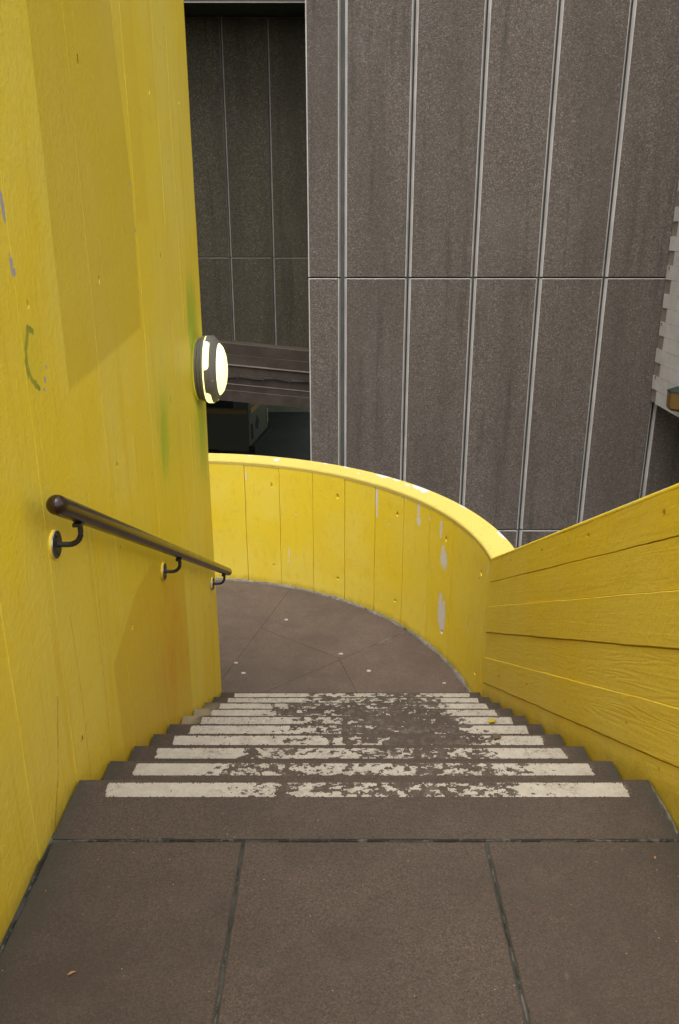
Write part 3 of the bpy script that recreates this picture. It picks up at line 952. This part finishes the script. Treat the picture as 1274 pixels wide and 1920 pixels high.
# ------------------------------------------------------------------ handrail
hr_ = thing('handrail', 'dark brown tubular handrail on three iron brackets along the yellow core wall', 'handrail', (XL + .08, 3.4, .2))
HX = XL + .082
rz = lambda y: .838 - .502 * (y - 2.144)
b = MB()
y0, y1 = 1.972, 4.86
pts, rad_ = [], []
for k in range(6):
    a = k / 5 * math.pi / 2
    pts.append((HX, y0 - .023 * math.cos(a), rz(y0 - .023 * math.cos(a)))); rad_.append(max(.001, .0265 * math.sin(a)))
for y in lin(y0 + .02, y1, 24):
    pts.append((HX, y, rz(y))); rad_.append(.0265 - .0012 * min(1, (y - y0)))
pts.append((HX, y1 + .008, rz(y1 + .008))); rad_.append(.014)
b.tube(pts, rad_, 20)
b.build('rail', M_RAIL, hr_, 50)
for yb in (2.130, 3.405, 4.690):
    zp = rz(yb) - .092
    br = MB()
    arm = [(XL + .012, yb, zp)] + [(XL + .045, yb, zp)]
    for k in range(1, 7):
        a = k / 6 * math.pi / 2
        arm.append((XL + .045 + .037 * math.sin(a), yb, zp + .037 * (1 - math.cos(a))))
    arm.append((HX, yb, rz(yb) - .020))
    br.tube(arm, .0078, 12)
    br.box(HX - .012, yb - .028, rz(yb) - .031, HX + .012, yb + .028, rz(yb) - .021, 0)
    bo = br.build('bracket', M_IRON, hr_, 40)
    pl = MB()
    pl.lathe((XL + .001, yb, zp), (1, 0, 0), [(.041, 0), (.041, .009)], 32, 1)
    pl.lathe((XL + .001, yb, zp), (1, 0, 0), [(.041, .009), (.039, .012)], 32, 2)
    pl.lathe((XL + .001, yb, zp), (1, 0, 0), [(.039, .012), (.0, .0135)], 32, 0)
    for dz in (-.026, .026):
        pl.lathe((XL + .0135, yb, zp + dz), (1, 0, 0), [(.006, 0), (.006, .003), (.0, .0045)], 10, 0)
    pl.build('wall_plate', [M_IRON, M_LEFT, M_STEEL], bo, 40)

# ------------------------------------------------------------------ lit wall lamp
LP = Vector((XL, 4.645, .815))
lamp = thing('wall_lamp', 'round grey bulkhead lamp glowing pale yellow on the core wall above the handrail', 'lamp', LP)
b = MB()
b.lathe(LP, (1, 0, 0), [(.165, .003), (.168, .006), (.170, .016), (.166, .019), (.175, .021), (.180, .034), (.177, .037), (.184, .039), (.187, .052), (.178, .054)], 64)
b.build('base', M_LGREY, lamp, 30)
b = MB()
b.lathe(LP, (1, 0, 0), [(.176, .0535), (.184, .054), (.184, .060), (.176, .0605)], 64)
b.build('light_ring', M_GLOW, lamp, 30)
b = MB()
b.lathe(LP, (1, 0, 0), [(.178, .060), (.187, .061), (.188, .092), (.183, .099), (.160, .117), (.147, .124), (.138, .122)], 64)
sh = b.build('cover', M_LGREY, lamp, 30)
b = MB()
b.lathe(LP, (1, 0, 0), [(.146, .120), (.143, .127), (.125, .142), (.09, .155), (.05, .162), (.0, .1645)], 64)
b.build('lens', M_GLOW, lamp, 40)
# the cover's cut-outs show the lit tube: rounded windows wrapped over the rim
def slot(a0, a1, ax0, ax1, name):
    V, F = [], []
    na, nd = 22, 5
    for i in range(na + 1):
        t = i / na
        e = min(t, 1 - t) * na / 3
        cut = 0 if e >= 1 else (1 - math.sqrt(max(0, 1 - (1 - e) ** 2))) * .6
        a = R(a0 + (a1 - a0) * t)
        for j in range(nd + 1):
            d = ax0 + (ax1 - ax0) * (1 - cut) * j / nd
            rr_ = .1892
            V.append((LP.x + d, LP.y - rr_ * math.cos(a), LP.z + rr_ * math.sin(a)))
    for i in range(na):
        for j in range(nd):
            q = i * (nd + 1) + j
            F.append([q, q + 1, q + nd + 2, q + nd + 1])
    return obj(name, mesh(name, V, F, M_GLOW), lamp)
for a0, a1 in ((8, 62), (-34, -88), (172, 118), (214, 268)):
    slot(a0, a1, .0600, .0885, 'light_window')
b = MB()
for an in (-12, 80, 192, 268):
    a = R(an)
    c_ = LP + Vector((.105, -.176 * math.cos(a), .176 * math.sin(a)))
    b = MB()
    b.lathe(c_, (1, -.8 * math.cos(a), .8 * math.sin(a)), [(.008, 0), (.008, .003), (.0, .005)], 12)
    b.build('screw', M_STEEL, lamp)

# ------------------------------------------------------------------ tower of ribbed panels
TY = 10.0
tow = thing('panel_tower', 'grey concrete tower clad in tall exposed aggregate panels with pale vertical joint edges', 'building', (2.5, 12, GZ))
b = MB(); b.box(-.352, TY + .085, GZ, 6.6, 15.9, 10.4)
b.build('wall_body', M_GROOVE, tow)
def clad(x0, x1, z0, z1, y, parent, mats, gl, gr, w=.020, d=.07, mg=.010, zc=.010, right=True):
    """precast panel: aggregate face, smooth margins, chamfered returns"""
    b = MB()
    xa, xb = x0 + (w if gl else 0.004), x1 - (w if gr else 0.004)
    za, zb = z0 + zc, z1 - zc
    ma = mg if gl else .012
    mb = mg if gr and right else 0
    F = lambda pts, mi: b.face(pts, mi)
    F([(xa + ma, y, za), (xb - mb, y, za), (xb - mb, y, zb - .006), (xa + ma, y, zb - .006)], 0)
    F([(xa + ma, y, zb - .006), (xb - mb, y, zb - .006), (xb - mb, y + .005, zb), (xa + ma, y + .005, zb)], 1)
    F([(xa, y + .002, za), (xa + ma, y, za), (xa + ma, y, zb), (xa, y + .002, zb)], 1)
    if mb: F([(xb - mb, y, za), (xb, y + .002, za), (xb, y + .002, zb), (xb - mb, y, zb)], 1)
    F([(x0, y + d, za), (xa, y + .002, za), (xa, y + .002, zb), (x0, y + d, zb)], 1)
    F([(xb, y + .002, za), (x1, y + d, za), (x1, y + d, zb), (xb, y + .002, zb)], 1)
    F([(xa, y + .005, zb), (xb, y + .005, zb), (xb, y + d, zb), (xa, y + d, zb)], 1)
    F([(xa, y, za), (xa, y + d, za), (xb, y + d, za), (xb, y, za)], 1)
    return b.build('panel', mats, parent)
RB = [.036 + .7695 * i for i in range(-1, 9)]
GW = .023
zr = [GZ, -2.185, .98, 4.14, 7.3, 10.4]
for z0, z1 in zip(zr, zr[1:]):
    clad(-.368, RB[1] - GW, z0, z1, TY, tow, [M_AGG, M_ARRIS], False, True)
    for x0, x1 in zip(RB[1:], RB[2:]):
        clad(x0 + (GW if x0 == RB[1] else .010), x1 - .010, z0, z1, TY, tow, [M_AGG, M_ARRIS], True, True, w=.018, d=.042, mg=.008)

# ------------------------------------------------------------------ darker recessed block on the left
FY = 15.5
lb = thing('recessed_facade', 'dark aggregate panelled wall set back between the yellow core and the grey tower', 'building', (-6, 16, GZ))
b = MB(); b.box(-16, FY + .07, -1.2, -.40, 24, 10.4)
b.build('wall_body', M_GROOVE, lb)
FX = [-1.976 + .7695 * i for i in range(-8, 3)]
for z0, z1 in ((-1.0, .99), (.99, 4.79)):
    for x0, x1 in zip(FX, FX[1:]):
        clad(x0 + .008, min(x1, -.41) - .008, z0, z1, FY, lb, [M_AGG_D, M_ARRIS_D], True, True, w=.012, d=.035, mg=.012, zc=.008, right=False)
b = MB()
b.box(-16, 14.62, 4.80, -.37, FY + .068, 5.25)
b.build('overhang', M_SOFFIT, lb)
b = MB()
b.box(-16, 14.60, 4.790, -.372, 14.618, 4.806)
b.build('drip_edge', M_ARRIS_D, lb)
b = MB()
b.box(-16, 23.6, GZ, 6.6, 24, -1.2)
b.build('undercroft_wall', M_DARKC, lb)
# unseen masses added out on the left to shade the recessed facade
b = MB()
b.box(-16, 7.5, -1.5, -4.6, FY + .066, 10.4)
b.box(-16, 7.9, GZ, -8.5, 23.5, -1.55)
b.build('added_shade_block', M_AGG_D, lb)

# sloping concrete beam under it, cast against boards, with a clipped cable
BY = 15.05
beam = thing('sloping_beam', 'long stained concrete beam sloping below the dark panels above the undercroft', 'beam', (-6, BY, -1))
bt = lambda x: -.545 - .098 * (x + 1.3)
b = MB()
x0, x1 = -14.0, -.372
for (ya, yb2, dt, db) in ((BY + .02, BY + .40, -.01, -1.06),):
    P = [(x0, ya), (x1, ya), (x1, yb2), (x0, yb2)]
    T = [(x, y, bt(x) + dt) for x, y in P]; B_ = [(x, y, bt(x) + db) for x, y in P]
    b.face(T); b.face(B_[::-1])
    for i in range(4):
        j = (i + 1) % 4; b.face([B_[i], B_[j], T[j], T[i]])
b.build('beam_body', M_BEAM, beam)
edges = [0, .20, .375, .40, .56, .73, .86, 1.07]
for k, (e0, e1) in enumerate(zip(edges, edges[1:])):
    b = MB()
    d_ = [0, .008, .026, .006, .012, .002, .016][k]
    mi = 1 if k == 2 else 0
    F4 = [(x0, BY - d_, bt(x0) - e1 + .005), (x1, BY - d_, bt(x1) - e1 + .005), (x1, BY - d_, bt(x1) - e0 - .003), (x0, BY - d_, bt(x0) - e0 - .003)]
    K4 = [(x, BY + .018, z) for x, y, z in F4]
    b.face(F4, mi); b.face([F4[3], F4[2], K4[2], K4[3]], 1)
    if k in (2, 5): b.face([(x, y - .012, z - (.016 if q_ < 2 else 0) + (0 if q_ < 2 else 0)) for q_, (x, y, z) in enumerate([F4[3], F4[2], F4[2], F4[3]])][:2] + [(F4[2][0], F4[2][1] - .012, F4[2][2]), (F4[3][0], F4[3][1] - .012, F4[3][2])], 1); b.face([F4[1], F4[0], K4[0], K4[1]], 0); b.face([F4[2], F4[1], K4[1], K4[2]], 0)
    b.build('board_panel', [M_BEAM, M_ARRIS_D], beam)
cab = thing('cable', 'thin black cable clipped along the sloping concrete beam', 'cable', (-1.6, BY - .04, -1.1))
b = MB()
cp = []
for x in lin(-6, -.40, 80):
    cp.append((x, BY - .034, bt(x) - .585 - .03 * math.sin(x * 5.2) ** 2 - .02 * math.sin(x * 2.1)))
b.tube(cp, .013, 8)
b.build('wire', M_CABLE, cab, 60)
for x in (-3.2, -2.75, -2.30, -1.87, -1.40, -.92, -.48):
    b = MB()
    z = bt(x) - .585 - .03 * math.sin(x * 5.2) ** 2 - .02 * math.sin(x * 2.1)
    b.box(x - .012, BY - .052, z - .055, x + .012, BY - .010, z + .055)
    b.build('clip', M_BEAM, cab)
# lime blooms at the foot of the panel joints
# ------------------------------------------------------------------ board marked block on the right
rb = thing('board_marked_block', 'pale board marked concrete block with staggered board ends overhanging at the right', 'building', (5, 7.5, -.47))
b = MB(); b.box(3.825, 4.2, -.474, 9, TY - .016, 9.4)
b.build('wall_body', M_BOARDR, rb)
zz = -.478
k = 0
while zz < 9.2:
    bh = .160
    far = TY - .020 if k % 2 == 1 else 9.80
    far -= random.uniform(0, .03)
    if k == 0: far = 9.80
    for ya, yb2 in ((4.2, 6.4), (6.404, far)):
        b = MB()
        d_ = random.uniform(.0, .006)
        b.box(3.815 - d_ * .5, ya, zz + .0015, 3.824, yb2, zz + bh - .0015)
        b.build('board_panel', M_BOARDC, rb)
    zz += bh; k += 1
for (y, z) in ((9.88, -.17), (9.90, .46), (9.90, 1.10)):
    b = MB(); b.lathe((3.8135, y, z), (-1, 0, 0), [(.022, -.002), (.022, .006), (.014, .006), (.012, .001), (0, .001)], 14)
    b.build('tie_hole', M_BOARDR, rb)

# amber lantern on that block
LC_ = Vector((3.735, 8.9, -.22))
lan = thing('wall_lantern', 'eight sided amber lantern with a dark lid on the pale board marked block', 'lamp', LC_)
def octring(r, z): return [(LC_.x + r * math.cos(R(22.5 + 45 * i)), LC_.y + r * math.sin(R(22.5 + 45 * i)), z) for i in range(8)]
lvl = [(.105, -.355), (.135, -.325), (.142, -.150)]
b = MB(); b.face(octring(*lvl[0])[::-1])
b.build('bottom_plate', M_LANLID, lan)
for i in range(8):
    j = (i + 1) % 8
    b = MB()
    for (l0, l1) in zip(lvl, lvl[1:]):
        p, q = octring(*l0), octring(*l1)
        f_ = lambda P, Q, t: tuple(Vector(P).lerp(Vector(Q), t))
        b.face([f_(p[i], p[j], .015), f_(p[i], p[j], .985), f_(q[i], q[j], .985), f_(q[i], q[j], .015)])
    b.build('pane', M_AMBER, lan)
b = MB()
p, q, r_ = octring(.148, -.150), octring(.146, -.138), octring(.05, -.10)
for i in range(8):
    j = (i + 1) % 8
    b.face([p[i], p[j], q[j], q[i]]); b.face([q[i], q[j], r_[j], r_[i]])
b.face(r_); b.face(p[::-1])
b.build('lid', M_LANLID, lan)
b = MB(); b.box(LC_.x + .10, LC_.y - .03, -.27, 3.813, LC_.y + .03, -.21)
b.build('bracket', M_LANLID, lan)

# ------------------------------------------------------------------ van in the undercroft
van = thing('parked_van', 'grey green van with a yellow rear panel parked in the dark undercroft', 'van', (-4.3, 18.2, GZ))
VR = Matrix.Translation((-1.96, 17.55, GZ)) @ Matrix.Rotation(R(-7), 4, 'Z')
def vmesh(b, name, mats, parent=None, smooth=None):
    b.v = [tuple(VR @ Vector(p)) for p in b.v]
    return b.build(name, mats, parent or van, smooth)
# local: rear face on x = 0, body runs to -x; near side on y = 0; z up
b = MB()
b.box(-4.9, 0, .42, 0, 1.95, 2.25, 0, .09)
body = vmesh(b, 'body', M_VAN, None, 40)
b = MB(); b.box(-1.75, -.012, 1.42, -.35, .02, 1.86, 0, .01); vmesh(b, 'side_window', M_VANK)
b = MB(); b.box(-4.0, -.010, 1.30, -.06, .02, 1.385, 0); vmesh(b, 'side_stripe', M_VANY)
b = MB(); b.box(-.02, .10, 1.45, .012, 1.85, 2.12, 0, .01); vmesh(b, 'rear_panel', M_VANY)
b = MB(); b.box(-.02, .10, 1.28, .014, 1.85, 1.40, 0); vmesh(b, 'rear_stripe', M_VANY)
b = MB()
c0 = (.0, .72, .95)
b.face([(.012, .72, .78), (.012, .90, .95), (.012, .72, 1.12), (.012, .54, .95)])
vmesh(b, 'diamond_badge', M_VANK)
b = MB(); b.box(-.05, .0, .40, .10, 1.95, .58, 0, .03); vmesh(b, 'bumper', M_TYRE)
for y in (.12, 1.70):
    b = MB(); b.box(-.02, y, .70, .02, y + .14, 1.05, 0, .01); vmesh(b, 'tail_lamp', M_LENS if y > 1 else M_VANK)
for x in (-.95, -3.9):
    for y in (.12, 1.83):
        b = MB(); b.lathe((x, y - .11, .34), (0, 1, 0), [(.0, 0), (.20, 0), (.33, .02), (.34, .06), (.34, .18), (.33, .22), (0, .22)], 24); vmesh(b, 'wheel', M_TYRE, None, 40)

# ------------------------------------------------------------------ litter
def spot(x, y, z, r, label, mat=M_GUM, squash=.8, seed=0):
    r_ = random.Random(seed)
    n = 12
    ring = []
    for i in range(n):
        a = 2 * math.pi * i / n; q = r * r_.uniform(.8, 1.15)
        ring.append((x + q * math.cos(a), y + q * squash * math.sin(a)))
    V = [(px, py, z) for px, py in ring] + [(x + (px - x) * .8, y + (py - y) * .8, z + .003) for px, py in ring] + [(x, y, z + .004)]
    F = [[i, (i + 1) % n, n + (i + 1) % n, n + i] for i in range(n)] + [[n + i, n + (i + 1) % n, 2 * n] for i in range(n)]
    V = [(a - x, b_ - y, c - z) for a, b_, c in V]
    o = obj('gum_spot', mesh('gum_spot', V, F, mat, None, 60)); o.location = (x, y, z + .0008)
    return tag(o, label, 'gum', 'pale gum spots on the paving')
spot(-.789 + .012, 5.438, LZ, .016, 'white gum spot on lower landing close to the core wall, farther one of that pair', seed=1)
spot(-.705, 5.291, LZ, .017, 'white gum spot on lower landing near the core wall, nearer the steps', seed=2)
spot(-.444, 6.147, LZ, .018, 'white gum spot on lower landing nearest the curved parapet', seed=3)
spot(.012, 5.575, LZ, .019, 'white gum spot beside the crossing of the landing joints', seed=4)
spot(.216, 5.321, LZ, .018, 'white gum spot in the middle of the near landing slab, beyond the last stripe', seed=5)
spot(.751, 5.151, LZ, .013, 'small white gum spot on lower landing close to the foot of the sloping parapet', seed=6)
spot(.511, 1.396, 0, .008, 'dull beige gum spot on the upper landing slab near the yellow parapet', M_BEAM, 1.5, 7)

def leaf(x, y, z, size, rot, mat, label, name='leaf', lobes=False, curl=.2, asp=.55):
    half = [(0, 0), (.15, .28), (.38, .46), (.62, .40), (.82, .22), (1, 0)]
    if lobes: half = [(0, 0), (.12, .35), (.3, .22), (.42, .62), (.55, .25), (.72, .42), (.80, .16), (1, 0)]
    V, F = [], []
    n = len(half)
    for t, w in half:
        zc = curl * size * (.25 - (t - .5) ** 2)
        V += [(t * size - size / 2, w * asp * size, zc + w * .25 * size), (t * size - size / 2, 0, zc), (t * size - size / 2, -w * asp * size, zc + w * .20 * size)]
    for i in range(n - 1):
        for k in (0, 1):
            F.append([3 * i + k, 3 * i + k + 1, 3 * i + k + 4, 3 * i + k + 3])
    me = mesh(name, V, F, mat, None, 60)
    o = obj(name, me)
    o.location = (x, y, z + .004)
    o.rotation_euler = (0, 0, rot)
    return tag(o, label, 'leaf', 'fallen leaves on the steps and paving')
leaf(.765, 3.52, -RI * 5 + .004, .045, .3, M_LEAFY, 'small crumpled yellow green leaf on the end of a stripe beside the sloping parapet', lobes=True, curl=.5, asp=.9)
leaf(.667, 2.955, -RI * 3 + .003, .048, .7, M_LEAFB, 'dark brown leaf lying on a white stripe two steps above the yellow leaf', asp=.8)
leaf(-.604, 1.399, 0, .020, .6, M_LEAFO, 'tiny orange leaf scrap on the upper landing slab beside the core wall', asp=.35)
leaf(.48, 1.574, 0, .009, .2, M_LEAFR, 'tiny dark red leaf scrap on the upper landing slab', asp=.8)
leaf(.841, 1.757, 0, .012, 1.2, M_LEAFO, 'tiny pink orange scrap on the upper landing close to the first step and parapet', asp=.5)
